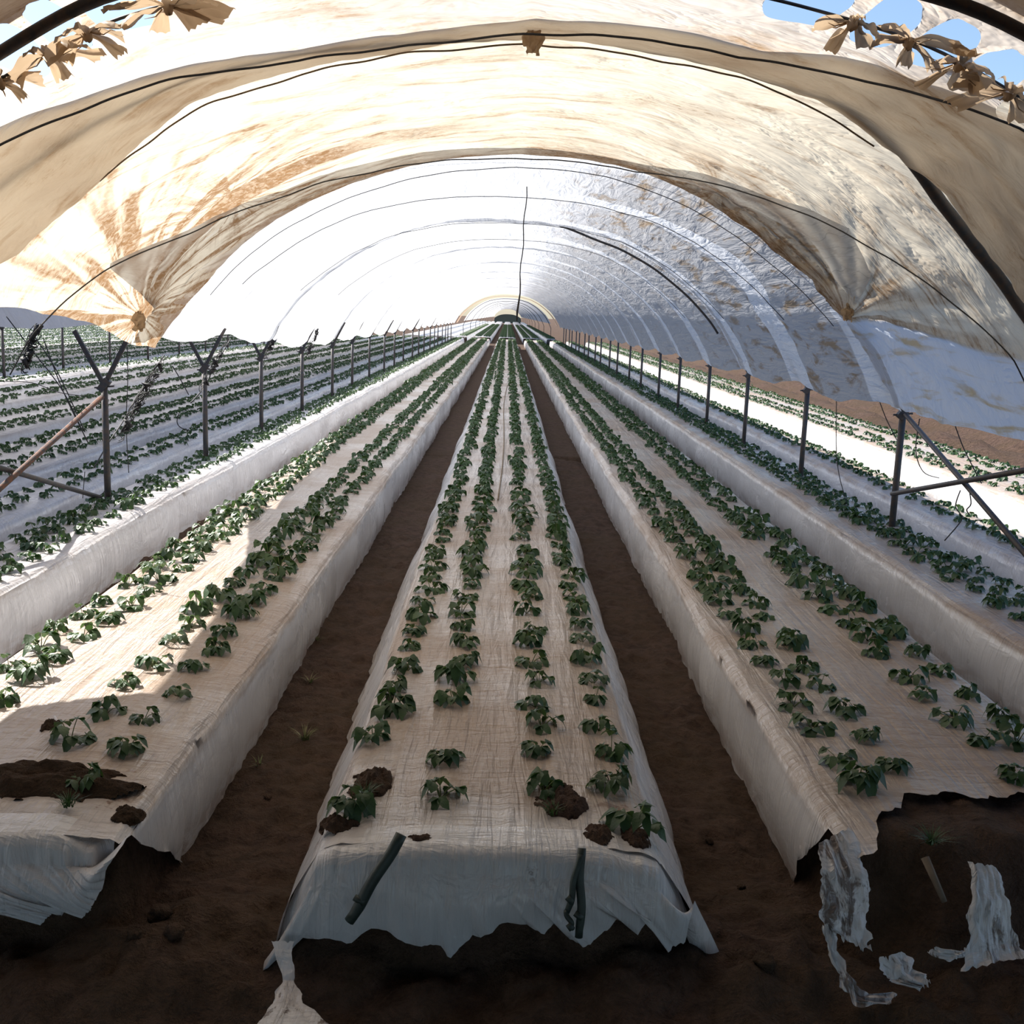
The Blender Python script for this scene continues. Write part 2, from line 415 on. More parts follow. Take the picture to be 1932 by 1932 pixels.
for (nm, a, b_, sa, sb, rows) in BEDS[:10]:
    if nm[0] == 'R' and nm not in ('R1', 'R2'): continue
    ys = [68.5, 69.5]+ygrid(71, 215, 3, .03); vs = []
    for y in ys:
        p = mulch_profile(nm, y, 4, 3); m = len(p); vs += [(q[0], y, q[1]) for q in p]
    o = link('plastic_mulch', pym('mulch', vs, grid_faces(len(ys), m)), M_MULCHC)
    tag(o, 'distant mulch sheet beyond the cross path, in line with the %s' % {'centre': 'middle bed', 'L1': 'left wide bed', 'R1': 'right wide bed', 'L2': 'left post bed', 'R2': 'right post bed', 'L3': 'bed just past left posts', 'L4': 'first wide neighbour bed', 'L5': 'second wide neighbour bed'}[nm], 'plastic sheet', 'distant mulch sheets beyond the cross path')

# front flap of the middle bed (ragged lower edge), pinned over the end of the ridge
def flap(name, parent, top_pts, bot_pts, Yt, mat, ncol=150, nrow=34, pleat=.010, fold=0.0, seed=0, lip=.05, tx=None, nm=None):
    """top_pts: [(x, z)], bot_pts: [(x, z)] with equal parameter; hangs at Y=Yt, bellied towards the viewer"""
    tx = np.linspace(0, 1, len(top_pts)) if tx is None else tx; bx = np.linspace(0, 1, len(bot_pts))
    vs = []
    for i in range(nrow):
        s = i/(nrow-1)
        for j in range(ncol):
            t = j/(ncol-1)
            xt, zt = np.interp(t, tx, [p[0] for p in top_pts]), np.interp(t, tx, [p[1] for p in top_pts])
            xb, zb = np.interp(t, bx, [p[0] for p in bot_pts]), np.interp(t, bx, [p[1] for p in bot_pts])
            zb += .014*noise.noise((t*34, seed, 0)) + .008*noise.noise((t*90, seed, 0))
            if s < .18:
                q = s/.18; x = xt; ed = sst(.3, .42, abs(x-((BD[nm][1]+BD[nm][2])/2))/(BD[nm][2]-BD[nm][1]))
                if q < .4: z = zt*ed+(1-ed)*(top_z(nm, x, 2.85)+.007); y = Yt + lip + .10*(1-q/.4)
                else: q = (q-.4)/.6; z = zt*ed+(1-ed)*(top_z(nm, x, 2.85)+.007) - lip*(1-math.cos(q*PI/2)); y = Yt + lip - lip*math.sin(q*PI/2)
            else:
                q = (s-.18)/.82; x = xt+(xb-xt)*q; z0 = zt-lip; z = z0+(zb-z0)*q
                y = Yt - .03*math.sin(q*PI*.8)
            am = pleat*(.25+s)
            y += -am*abs(noise.noise((t*26, s*.9, seed)))*1.6 + am*.5*noise.noise((t*60, s*.7, seed+1))
            y += fold*noise.noise((t*6, s*2, seed+5)) + .10*(1-sst(0, .055, t)) + .10*sst(.945, 1, t)
            vs.append((x, y, z))
    me = pym(name, vs, grid_faces(nrow, ncol))
    return link(name, me, mat, parent)

# lower edge of the flap
BE = [(528, 1800), (548, 1792), (575, 1770), (620, 1772), (662, 1776), (700, 1752), (730, 1756), (760, 1776), (792, 1788), (815, 1778), (835, 1788), (850, 1812), (866, 1790), (892, 1768), (925, 1758), (950, 1738), (1000, 1748), (1025, 1762), (1050, 1742), (1075, 1770), (1100, 1788), (1120, 1774), (1142, 1760), (1163, 1735), (1182, 1738), (1202, 1758), (1228, 1735), (1238, 1742), (1240, 1768), (1262, 1797), (1272, 1785), (1292, 1780), (1300, 1738), (1322, 1716)]
bot = [(p.x, p.z) for p in (at_y(a_, b_, 2.71) for a_, b_ in BE)]
top = [(-.605, .03), (-.57, .12), (-.52, .24), (-.472, .335), (-.43, .352), (-.30, .362), (0, .362), (.30, .355), (.42, .35), (.468, .33), (.54, .2), (.60, .06)]
bot = [(-.62, .0), (-.62, .01), (-.61, .02)] + bot[1:-1] + [(bot[-1][0]-.01, bot[-1][1]), (.66, .05)]
flap('front_flap', MULCH['centre'], top, bot, 2.73, M_FLAP, seed=3, nm='centre', tx=[0, .015, .035, .06, .10, .2, .5, .8, .91, .95, .975, 1])
topL = [(-2.06, .35), (-1.8, .36), (-1.5, .352), (-1.2, .345), (-1.06, .33)]
BL = [(-420, 1700), (-200, 1730), (0, 1715), (35, 1728), (72, 1752), (98, 1722), (120, 1728), (150, 1740), (170, 1715), (185, 1690), (200, 1640), (232, 1592)]
flap('front_flap', MULCH['L1'], topL, [(p.x, p.z) for p in (at_y(a_, b_, 2.70) for a_, b_ in BL)], 2.74, M_FLAP, seed=11, pleat=.02, fold=.03, nm='L1')

# loose ends of the sheets lying on the soil / hanging: smooth strips through control sections
def strip(name, parent, secs, mat, n=40, m=16, pleat=.01, seed=0, rag=.012):
    """secs: [(left point, right point)] world vectors from top to bottom"""
    vs = []
    for i in range(n):
        s = i/(n-1)*(len(secs)-1); k = min(int(s), len(secs)-2); q = s-k
        A = secs[k][0].lerp(secs[k+1][0], q); B = secs[k][1].lerp(secs[k+1][1], q)
        A = A + Vector((rag*noise.noise((s*1.7, seed, 1))+.25*rag*noise.noise((s*7, seed, 1)), 0, 0)); B = B + Vector((rag*noise.noise((s*1.7, seed, 7))+.25*rag*noise.noise((s*7, seed, 7)), 0, 0))
        for j in range(m):
            t = j/(m-1); p = A.lerp(B, t)
            e = pleat*noise.noise((t*5+seed, s*.8, 2)) + pleat*.6*noise.noise((t*13+seed, s*1.3, 5))
            if i == n-1: p = p + Vector((0, 0, .02*noise.noise((t*9, seed, 0))))
            vs.append((p.x, p.y-abs(e), p.z+e*.5))
    return link(name, pym(name, vs, grid_faces(n, m)), mat, parent)
def gz(px, py, z): return at_z(px, py, z)
strip('loose_tail', MULCH['centre'], [(at_y(512, 1775, 2.66), at_y(556, 1775, 2.66)), (at_y(533, 1850, 2.58), at_y(553, 1850, 2.58)), (at_y(515, 1890, 2.50), at_y(575, 1890, 2.50)), (gz(485, 1932, .10), gz(625, 1932, .10)), (gz(470, 1975, .06), gz(650, 1975, .06))], M_TORN, seed=21)
R1 = MULCH['R1']
strip('torn_strip', R1, [(at_y(1545, 1590, 2.84), at_y(1600, 1560, 2.90)), (at_y(1548, 1640, 2.78), at_y(1636, 1640, 2.80)), (at_y(1545, 1700, 2.74), at_y(1640, 1700, 2.76)), (at_y(1555, 1740, 2.72), at_y(1632, 1750, 2.73)), (at_y(1585, 1772, 2.70), at_y(1648, 1790, 2.70))], M_TORN, seed=31, pleat=.025, rag=.03)
strip('torn_strip', R1, [(at_y(1552, 1745, 2.70), at_y(1562, 1740, 2.70)), (at_y(1562, 1800, 2.67), at_y(1590, 1800, 2.67)), (at_y(1590, 1860, 2.62), at_y(1604, 1850, 2.62)), (at_z(1610, 1890, .06), at_z(1640, 1875, .06)), (at_z(1670, 1895, .06), at_z(1690, 1870, .06))], M_TORN, seed=37, pleat=.02, rag=.02)
strip('torn_strip', R1, [(at_y(1660, 1805, 2.66), at_y(1700, 1795, 2.68)), (at_y(1668, 1845, 2.64), at_y(1740, 1830, 2.66)), (at_y(1720, 1865, 2.62), at_y(1752, 1850, 2.62))], M_TORN, seed=41, pleat=.03, rag=.03)
strip('torn_strip', R1, [(at_y(1825, 1625, 2.84), at_y(1872, 1632, 2.84)), (at_y(1832, 1690, 2.78), at_y(1905, 1700, 2.78)), (at_y(1826, 1770, 2.74), at_y(1920, 1780, 2.74)), (at_y(1812, 1828, 2.70), at_y(1935, 1806, 2.70))], M_TORN, seed=43, pleat=.02, rag=.02)
strip('torn_strip', R1, [(at_y(1750, 1795, 2.70), at_y(1765, 1785, 2.70)), (at_y(1790, 1815, 2.67), at_y(1810, 1795, 2.68)), (at_y(1822, 1800, 2.70), at_y(1822, 1785, 2.70))], M_TORN, seed=47, pleat=.02, rag=.02)

# ------------------------------------------------------------------ soil heaps lying on the sheets
def heap(label, cx, cy, rx, ry, h, base, mat, seed, grp=None):
    n = 44; vs = []
    for i in range(n):
        for j in range(n):
            u_, v_ = 2*i/(n-1)-1, 2*j/(n-1)-1
            r_ = math.hypot(u_, v_) + .45*fbm(u_*1.6+seed, v_*1.6, seed, 3)
            hh = h*(1-sst(.25, .85, r_))*(1+.5*fbm(u_*3, v_*3, seed, 3)) + .10*h*noise.noise((u_*12, v_*12, seed))
            x = u_*rx; y = v_*ry
            vs.append((x, y, (hh if r_ < .85 else -.012) + base(cx+x, cy+y)-base(cx, cy)))
    def keep(i, j): return math.hypot(2*i/(n-1)-1, 2*j/(n-1)-1) < 1.0
    o = link('soil_heap', pym('soil_heap', vs, grid_faces(n, n, keep)), mat); o.location = (cx, cy, base(cx, cy)+.004)
    return tag(o, label, 'soil', grp)
def tz(nm): return lambda x, y: top_z(nm, x, y)
def place_heap(px, py, nm, rx, ry, h, label, seed):
    p = at_z(px, py, .36); return heap(label, p.x, p.y, rx, ry, h, tz(nm), M_SOILD if nm != 'centre' else M_SOIL, seed)
place_heap(698, 1478, 'centre', .075, .11, .03, 'brown soil heap between two plants at front left of the middle bed', 1)
place_heap(640, 1552, 'centre', .06, .06, .022, 'small brown soil heap on the front left corner of middle bed', 2)
place_heap(1060, 1520, 'centre', .09, .12, .03, 'brown soil heap in front of third plant row on the middle bed', 3)
place_heap(1125, 1580, 'centre', .05, .07, .018, 'crumbled soil trail behind the pair of front hose pieces', 4)
place_heap(1195, 1580, 'centre', .05, .07, .018, 'brown soil crumbs on the front right corner of middle bed', 5)
place_heap(790, 1590, 'centre', .05, .03, .010, 'small smear of soil on the front edge, middle of middle bed', 6)
place_heap(85, 1478, 'L1', .30, .13, .04, 'long dark soil heap across the front of the left wide bed', 7)
place_heap(240, 1530, 'L1', .05, .06, .015, 'small soil crumbs at the front right corner of left wide bed', 8)
place_heap(95, 1375, 'L1', .03, .06, .014, 'tiny dark soil clod behind the long heap on left bed', 9)

# ------------------------------------------------------------------ strawberry plants
def leaflet(vs, fs, base, d, upv, L, W, droop, rng, seg=6):
    """serrated rounded leaflet folded along its midrib"""
    side = d.cross(upv).normalized(); b0 = len(vs)
    for i in range(seg+1):
        t = i/seg
        wv = W*math.sin(PI*min(1, t**.75*.97+.03))**.8*(1+.10*(-1)**i)
        c = base + d*(L*t) - Vector((0, 0, 1))*(droop*L*t*t)
        f_ = .28*wv
        vs.append(c); vs.append(c + side*wv + upv*f_ - Vector((0, 0, 1))*.25*wv*t); vs.append(c - side*wv + upv*f_ - Vector((0, 0, 1))*.25*wv*t)
    for i in range(seg):
        a = b0+i*3
        fs.append((a, a+3, a+4, a+1)); fs.append((a, a+2, a+5, a+3))
def plant_data(seed, size=1.0, seg=6, nl=None):
    rng = random.Random(seed); fv, ff, sv, sf = [], [], [], []
    n = nl or rng.randint(5, 8); a0 = rng.uniform(0, 2*PI)
    for k in range(n):
        az = a0 + 2*PI*k/n + rng.uniform(-.45, .45)
        el = R(rng.uniform(18, 68)); L = rng.uniform(.035, .072)*size
        d = Vector((math.cos(az)*math.cos(el), math.sin(az)*math.cos(el), math.sin(el)))
        pts = [Vector((0, 0, -.005)), d*L*.5+Vector((0, 0, .006)), d*L + Vector((0, 0, .002))]
        tube_data(pts, [.0018*size]*3, 4, sv, sf)
        tip = pts[-1]; fl = Vector((d.x, d.y, 0)).normalized()
        for q in (-1, 0, 1):
            th = q*R(62)+rng.uniform(-.2, .2)
            dd = Vector((fl.x*math.cos(th)-fl.y*math.sin(th), fl.x*math.sin(th)+fl.y*math.cos(th), rng.uniform(-.45, .15))).normalized()
            upv = (Vector((0, 0, 1)) + Vector((rng.uniform(-.35, .35), rng.uniform(-.35, .35), 0))).normalized()
            upv = (upv - dd*upv.dot(dd)).normalized()
            leaflet(fv, ff, tip, dd, upv, rng.uniform(.036, .052)*size, rng.uniform(.015, .022)*size, rng.uniform(.3, 1.1), rng, seg)
    return fv, ff, sv, sf
VARS = []
for s_ in range(8):
    fv, ff, sv, sf = plant_data(100+s_, 1.0, 6)
    VARS.append((pym('foliage', fv, ff), pym('stem', sv, sf)))
for a_, c_ in VARS:
    a_.materials.append(M_LEAF); c_.materials.append(M_STEM)
    for me in (a_, c_): me.polygons.foreach_set('use_smooth', [True]*len(me.polygons))

BEDNAME = {'centre': 'middle bed', 'L1': 'left wide bed', 'R1': 'right wide bed', 'L2': 'narrow left post bed', 'R2': 'narrow right post bed',
 'L3': 'narrow bed beyond left posts', 'R3': 'narrow bed beyond right posts', 'L4': 'first wide bed beyond left posts', 'R4': 'outermost right bed'}
for k in range(13): BEDNAME['L%d' % (5+k)] = 'far left bed'
spots = []
rng = random.Random(5)
for (nm, a, b_, sa, sb, rows) in BEDS:
    for ri, x in enumerate(rows):
        y = {'centre': [3.0, 3.08, 3.12, 2.92], 'L1': [3.1, 3.25, 3.45, 3.12], 'R1': [3.22, 3.42, 3.35, 3.42]}.get(nm, [3.9]*4)[ri] if nm in ('centre', 'L1', 'R1') else rng.uniform(3.8, 4.1)
        k = 0; sp = .258
        while y < YEND-.5:
            if nm[0] == 'L' and nm not in ('L1', 'L2', 'L3', 'L4') and y < 5.4: y += sp; k += 1; continue
            px = x + rng.gauss(0, .013); py = y + rng.gauss(0, .022)
            d = (Vector((px, py, BEDH)) - CAM); zc = d.dot(fw); u_ = d.dot(rt)/zc*F
            vis = abs(u_) < 1010 and abs(d.dot(up)/zc*F) < 990
            if rng.random() > .03: spots.append((zc, nm, ri, k, px, py, vis, rng.random()))
            if vis: pass
            y += sp; k += 1
cand = sorted([s for s in spots if s[6]], key=lambda s: s[0])[:300]
chosen = set((s[1], s[2], s[3]) for s in cand)
ORDN = lambda n: '%d%s' % (n, 'th' if 10 <= n % 100 <= 20 else {1: 'st', 2: 'nd', 3: 'rd'}.get(n % 10, 'th'))
cnt = {}
for s in sorted(cand, key=lambda s: (s[1], s[2], s[3])):
    zc, nm, ri, k, px, py, vis, rr = s
    key = (nm, ri); cnt[key] = cnt.get(key, 0)+1
    nrow = len(BD[nm][5])
    rowname = {4: ['leftmost', 'second', 'third', 'rightmost'], 3: ['leftmost', 'middle', 'rightmost'], 2: ['left', 'right']}[nrow][ri]
    e = empty('strawberry_plant', (px, py, top_z(nm, px, py)+.002), rr*6.28)
    sc = .78+.42*((rr*7.3) % 1); sc *= (.92+.12*sst(4, 6, py))*(.86 if nm not in ('centre', 'L1', 'R1') else 1)
    e.scale = (sc, sc, sc*(.85+.4*((rr*3.1) % 1)))
    tag(e, 'green strawberry plant, %s from the front in the %s row, %s' % (ORDN(cnt[key]), rowname, BEDNAME[nm]), 'plant', 'strawberry plants in rows on the beds')
    fm, sm = VARS[int(rr*997) % 8]
    a_ = bpy.data.objects.new('foliage', fm); COL.objects.link(a_); a_.parent = e
    c_ = bpy.data.objects.new('stem', sm); COL.objects.link(c_); c_.parent = e
# the many others further off: one uncountable mass
def arr(data):
    V = np.array([tuple(v) for v in data[0]], np.float32); Q = np.array(data[1], np.int32); return V, Q
MIDV = [arr(plant_data(200+i, 1.0, 4, 6)[:2]) for i in range(6)]
LOWV = [arr(plant_data(300+i, 1.25, 2, 4)[:2]) for i in range(4)]
AV, AF, off = [], [], 0
for s in spots:
    zc, nm, ri, k, px, py, vis, rr = s
    if (nm, ri, k) in chosen: continue
    lib = MIDV if zc < 22 else LOWV
    V, Q = lib[int(rr*991) % len(lib)]
    th = rr*6.28; sc = (.78+.34*((rr*7.3) % 1))*(1.0 if zc < 22 else 1.05)*(.85 if nm not in ('centre', 'L1', 'R1') else 1); c, s2 = math.cos(th)*sc, math.sin(th)*sc
    z0 = top_z(nm, px, py) if zc < 30 else BEDH
    W = np.empty_like(V); W[:, 0] = V[:, 0]*c-V[:, 1]*s2+px; W[:, 1] = V[:, 0]*s2+V[:, 1]*c+py; W[:, 2] = V[:, 2]*sc*1.1+z0
    AV.append(W); AF.append(Q+off); off += len(V)
# second stretch of the field behind the cross path
for nm in ('centre', 'L1', 'R1', 'L2', 'R2'):
    for x in BD[nm][5]:
        y = 70.
        while y < 150:
            V, Q = LOWV[int(y*7) % 4]; W = V*1.5; W = W+np.array([x, y, BEDH], np.float32)
            AV.append(W.astype(np.float32)); AF.append(Q+off); off += len(V); y += .45
me = np_mesh('far_plants', np.concatenate(AV), np.concatenate(AF)); o = link('strawberry_plants', me, M_LEAF)
tag(o, 'dark green rows of strawberry plants running into the distance', 'plants', None, 'stuff')

# ------------------------------------------------------------------ tunnel canopy
PR = [(0, 1.02), (.4, 1.01), (.73, .97), (1.24, .85), (1.7, .62), (2.12, .31), (2.43, 0), (2.60, -.26), (2.69, -.42), (2.78, -.60), (2.86, -.78), (2.95, -1.0)]
def dense(pr):
    px = [p[0] for p in pr]; pz = [p[1] for p in pr]; t = [0]
    for i in range(1, len(pr)): t.append(t[-1]+math.hypot(px[i]-px[i-1], pz[i]-pz[i-1]))
    # smooth resample by repeated corner relaxation
    T = np.linspace(0, t[-1], 300); X = np.interp(T, t, px); Z = np.interp(T, t, pz)
    for _ in range(160):
        X[1:-1] = .5*X[1:-1]+.25*(X[:-2]+X[2:]); Z[1:-1] = .5*Z[1:-1]+.25*(Z[:-2]+Z[2:]); Z[0] = Z[1]
    L = np.concatenate([[0], np.cumsum(np.hypot(np.diff(X), np.diff(Z)))])
    return L, X, Z
LA, PX, PZ = dense(PR)
def prof(u, cx=0., wid=1.0):
    """point and inward normal on the hoop at signed arc length u from the ridge"""
    a = abs(u); s = 1 if u >= 0 else -1
    x = float(np.interp(a, LA, PX)); z = float(np.interp(a, LA, PZ))
    x2 = float(np.interp(a+.03, LA, PX)); z2 = float(np.interp(a+.03, LA, PZ)); x1 = float(np.interp(max(0, a-.03), LA, PX)); z1 = float(np.interp(max(0, a-.03), LA, PZ))
    tx, tz_ = x2-x1, z2-z1; l = math.hypot(tx, tz_) or 1
    nx, nz = tz_/l, -tx/l
    if s < 0: wid = wid*1.02
    return cx+s*x*wid, 1.81+z, s*nx, nz
def u_at_z(dz):   # arc length where the hoop is dz above the camera height
    return float(np.interp(-dz, [-v for v in PZ[3:]], LA[3:]))

def sheet(name, ya, yb, ulf, urf, mat, nu=240, dy=.05, off=0., disp=None, cx=0., ykf=.0, c0=None, c1=None, holes=None, parent=None):
    """film from ya to yb; ulf/urf(y) give the arc length of the left / right hem; c0/c1(u) bend the near / far hem; off pushes outwards"""
    ys = ygrid(ya, yb, dy, ykf); vs = []; uvs = []; act = []
    for i, y in enumerate(ys):
        ul, ur = ulf(y), urf(y); s_ = (y-ya)/(yb-ya)
        for j in range(nu):
            u = ul+(ur-ul)*j/(nu-1); yy = y; ins = False
            if c0: yy += (c0(u)-ya)*(1-s_)
            if c1: yy += (c1(u)-yb)*s_
            if holes: u, yy, ins = holes(u, yy)
            x, z, nx, nz = prof(u, cx)
            d = (disp(u, yy, y) if disp else 0) - off
            vs.append((x+nx*d, yy, z+nz*d)); uvs.append((u, y)); act.append(ins)
    keep = None
    if holes:
        keep = lambda i, j: not (act[i*nu+j] and act[i*nu+j+1] and act[(i+1)*nu+j] and act[(i+1)*nu+j+1])
    me = pym(name, vs, grid_faces(len(ys), nu, keep), uvs)
    return link(name, me, mat, parent)

HOOPS = [3.25, 5.0] + [8.1] + [10.4+2.55*i for i in range(19)]
GL = (-2.82, 6.75); GR = (2.60, 7.30)
int_ = lambda us, ys_: (lambda u: float(np.interp(u, us, ys_)))
CB = int_([-1.89, -1.28, -.83, -.45, .04, .51, .79, 1.22, 1.65], [3.98, 4.18, 4.33, 4.30, 4.08, 4.03, 4.03, 3.86, 3.56])
HA = int_([-2.45, -1.89, -1.35, -.79, -.46, .05, .55, .86, 1.49, 1.8, 2.2, 2.6], [5.12, 5.01, 4.74, 4.58, 4.46, 4.28, 4.35, 4.34, 4.56, 4.62, 4.78, 4.88])
HD = int_([-3.13, -2.6, -2.09, -1.29, -.62, .02, .64, 1.24, 1.88, 2.65, 3.3], [8.5, 8.55, 8.35, 8.27, 7.83, 7.46, 7.47, 7.77, 7.9, 7.81, 7.72])
CD = int_([-2.94, -2.45, -2.05, -1.48, -.95, .02, .79, 1.38, 1.93, 2.34, 2.86], [5.98, 6.26, 6.86, 7.39, 7.50, 7.29, 7.22, 6.64, 6.07, 5.72, 5.36])
def wrink(u, y, k=1.0):
    return k*(.018*noise.noise((u*1.1, y*1.5, 2)) + .009*(1-2*abs(noise.noise((u*1.0+y*.6, y*3.4-u*.5, 6)))) + .0035*noise.noise((u*9, y*6, 1)))
def radial(u, y, G, rad, amp, k):
    du, dv = u-G[0], y-G[1]; r_ = math.hypot(du, dv)
    if r_ > rad: return 0
    an = math.atan2(dv, du); f_ = sst(0, .35, r_)*(1-sst(rad*.35, rad, r_))
    return amp*f_*(1-2.2*abs(noise.noise((math.cos(an)*k, math.sin(an)*k, G[0]))) + .5*noise.noise((math.cos(an)*k*3, math.sin(an)*k*3, 3)))

M_BROWN_A = film_mat('old_brown_film_near', (.80, .72, .63), (.42, .27, .15), .75, .72, edge=(4.35, .8, .12), bumps=.6)
M_BROWN_B = film_mat('old_brown_film', (.88, .785, .62), (.30, .17, .08), .85, .72,
    gathers=[(-1.75, 6.4, .9, .75, 9), (GL[0], GL[1], 2.7, 1.35, 5.5), (GR[0], GR[1], 2.3, .6, 5.0), (1.35, 7.1, 1.3, .5, 4)], edge=(7.6, .30, .6), skirt=(GR[0]+.0, (.74, .79, .88)), bumps=.55)
M_WHITE = film_mat('white_film', (.80, .82, .86), (.66, .63, .61), .25, .72, gathers=[(-2.5, 9.6, .9, .35, 5)], bands=True, bumps=.38, crs=(9, 1.4, 1))
M_WHITE2 = film_mat('white_film_far', (.78, .79, .83), (.55, .5, .46), .5, .72, bands=True)
M_TAN = film_mat('tan_film_hem', (.62, .47, .36), (.4, .28, .2), .6, .5)
M_NEIGH = film_mat('grey_neighbour_film', (.74, .74, .77), (.5, .47, .44), .4, .55)

# sheet B: brown film between the near hoops and the white tunnel
def ulB(y): return -float(np.interp(y, [3.6, 5.2, 6.3, 7.0, 7.6], [2.72, 2.80, 2.93, 3.08, 3.14])) - .02*noise.noise((y*3, 0, 0))
def urB(y): return 3.36 + .05*math.sin((y-5.2)/2.55*PI)+.02*noise.noise((y*3, 0, 5))
def dispB(u, y, v):
    d = wrink(u, y, 1.0)
    d += radial(u, v, GL, 2.4, .022, 4.0) + radial(u, v, GR, 2.6, .018, 4.5)
    for G_ in (GL, GR):
        r_ = math.hypot(u-G_[0], v-G_[1]); d += .07*math.exp(-(r_/.22)**2)
    return d
def nz1(f, a_, sd): return lambda u: f(u) + a_*noise.noise((u*3, 1, sd)) + a_*.4*noise.noise((u*14, 1, sd))
o = sheet('canopy_film', 3.6, 7.6, ulB, urB, M_BROWN_B, 440, .021, .03, dispB, c0=lambda u: CB(u)-.05, c1=nz1(HD, .03, 1))
tag(o, 'brown stained canopy film between near hoops, fanned creases at both tied points', 'canopy film', 'canopy films over the tunnel')
# sheet A: nearest film overhead, its far hem swinging deeper on the left
def ulA(y): return -float(np.interp(y, [1.9, 3.8, 4.15, 4.3], [3.1, 3.1, 2.6, 2.43]))
def urA(y): return 2.75
def dispA(u, y, v):
    yp = float(np.interp(u, [-1.6, -1.2, 1.2, 1.4], [3.45, 3.36, 3.10, 3.09]))
    d = wrink(u, y, 1.2) - .05*math.exp(-((y-yp)/.2)**2)
    d += .03*sst(-1.2, -2.2, u)*0 + .03*sst(1.0, 2.2, -u)*sst(3.6, 4.6, y)
    if u > .3:
        d += .014*sst(.3, 1.0, u)*(1-2*abs(noise.noise((u*2.4+y*1.5, (y-u*.3)*.8, 12))))
    return d
KN = []   # tied knots: arc length positions
WYf = int_([-1.7, -1.0, 1.0, 1.6], [3.58, 3.49, 3.43, 3.43])
KN = [1.01, 1.19, 1.36, 1.54, -1.05, -1.32, -1.46, -1.64]
HOLES = []
ks = sorted(KN[:4]); 
for a_, b_ in zip(ks[:-1], ks[1:]): HOLES.append(((a_+b_)/2, (b_-a_)/2*.86))
HOLES.append((ks[-1]+.09, .08)); HOLES.append((ks[0]-.15, .12))
kl = sorted(KN[4:])
for a_, b_ in zip(kl[:-1], kl[1:]): HOLES.append(((a_+b_)/2, (b_-a_)/2*.8))
def holesA(u, y):
    for hu, hr in HOLES:
        du = (u-hu)/hr
        if abs(du) > 1.2: continue
        dv = (y-WYf(u))/.19; an = math.atan2(dv, du); R_ = (1+.18*noise.noise((math.cos(an)*1.6, math.sin(an)*1.6, hu*9)))/((abs(math.cos(an))**2.6+abs(math.sin(an))**2.6)**(1/2.6))
        r_ = math.hypot(du, dv)
        if r_ < R_:
            q = R_/max(r_, 1e-4); return hu+du*q*hr, WYf(u)+dv*q*.19, True
    return u, y, False
o = sheet('canopy_film', 2.6, 4.3, ulA, urA, M_BROWN_A, 500, .015, 0, dispA, c1=nz1(HA, .04, 7), holes=holesA)
tag(o, 'nearest brown canopy film overhead with tied holes and a sagging far hem', 'canopy film', 'canopy films over the tunnel')
def dispZ(u, y, v): return wrink(u, y, 1.2) - .03
M_BROWN_Z = film_mat('dense_brown_film', (.42, .34, .27), (.16, .10, .06), .8, .5, bumps=.3)
o = sheet('canopy_film', 2.2, 3.25, lambda y: -3.35, lambda y: 3.35, M_BROWN_Z, 200, .05, .05, dispZ, c1=int_([-1.6, -1.2, 1.2, 1.4], [3.47, 3.38, 3.12, 3.11]))
o2 = sheet('added_shade_blocker', -5.4, 2.3, lambda y: -3.8, lambda y: 3.8, M_BLOCKER, 100, .15, .08, dispZ)  # added unseen sheet, blocks light so the foreground goes dark
tag(o2, 'added unseen dark sheet above and behind the viewer, shading the foreground', 'net')
tag(o, 'dense brown canopy film in the top corners, before the nearest pipe', 'canopy film', 'canopy films over the tunnel')
# white tunnel films, two bays each
def urW(y): return u_at_z(-.55) + .06*abs(math.sin((y-7.85)/2.55*PI)) + .025*noise.noise((y*2.1, 0, 9))
def ulW(y): return -(u_at_z(-.27 - .22*sst(9, 16, y)) + .06*abs(math.sin((y-7.85)/2.55*PI)) + .02*noise.noise((y*2.1, 0, 19)))
def dispW(u, y, v):
    ph = ((y-7.85)/2.55) % 1
    d = .05*math.sin(ph*PI)*sst(.3, 1.6, abs(u)) + wrink(u, y, .8)
    d += .010*sst(.62, .72, ph)*noise.noise((u*7, y*.8, 4))*1.5 + .008*noise.noise((u*9, y*1.2, 3))
    return d
yy = 7.28; k = 0
while yy < 58:
    y2 = 7.85+2.55*2*(k+1)-.25 if k else 7.85+5.1-.25
    y2 = min(y2, 58.6)
    nearw = yy < 18
    CWs = int_([-3.2, -2.75, -2.45, -2.05, -1.48, -.95, .02, .79, 1.38, 1.93, 2.3, 2.6, 3.4], [8.0, 7.8, 6.3, 6.86, 7.39, 7.45, 7.26, 7.2, 6.62, 6.07, 6.5, 7.5, 7.6])
    cW = (lambda u: CWs(u)) if k == 0 else (lambda u, y_=yy, k=k: y_+.03*noise.noise((u*3, k, 2)))
    o = sheet('canopy_film', yy, y2+.28, ulW, urW, M_WHITE if yy < 30 else M_WHITE2, 200 if nearw else 110, .05 if nearw else .11, .045 if k == 0 else .045-.004*(k % 2), dispW, c0=cW)
    tag(o, 'white tunnel canopy film, %s sheet counted from the brown one' % ORD[k], 'canopy film', 'canopy films over the tunnel')
    yy = y2; k += 1
o = sheet('canopy_film', 58.4, 60.4, lambda y: -u_at_z(-.5), lambda y: u_at_z(-.5), M_TAN, 90, .3, -.06)
tag(o, 'tan hem film on the far end of the first tunnel, before the cross path', 'canopy film', 'canopy films over the tunnel')
o = sheet('canopy_film', 70, 224, lambda y: -u_at_z(-.5), lambda y: u_at_z(-.5), M_WHITE2, 70, 1.2, 0)
tag(o, 'white film of the second tunnel continuing beyond the cross path', 'canopy film', 'canopy films over the tunnel')
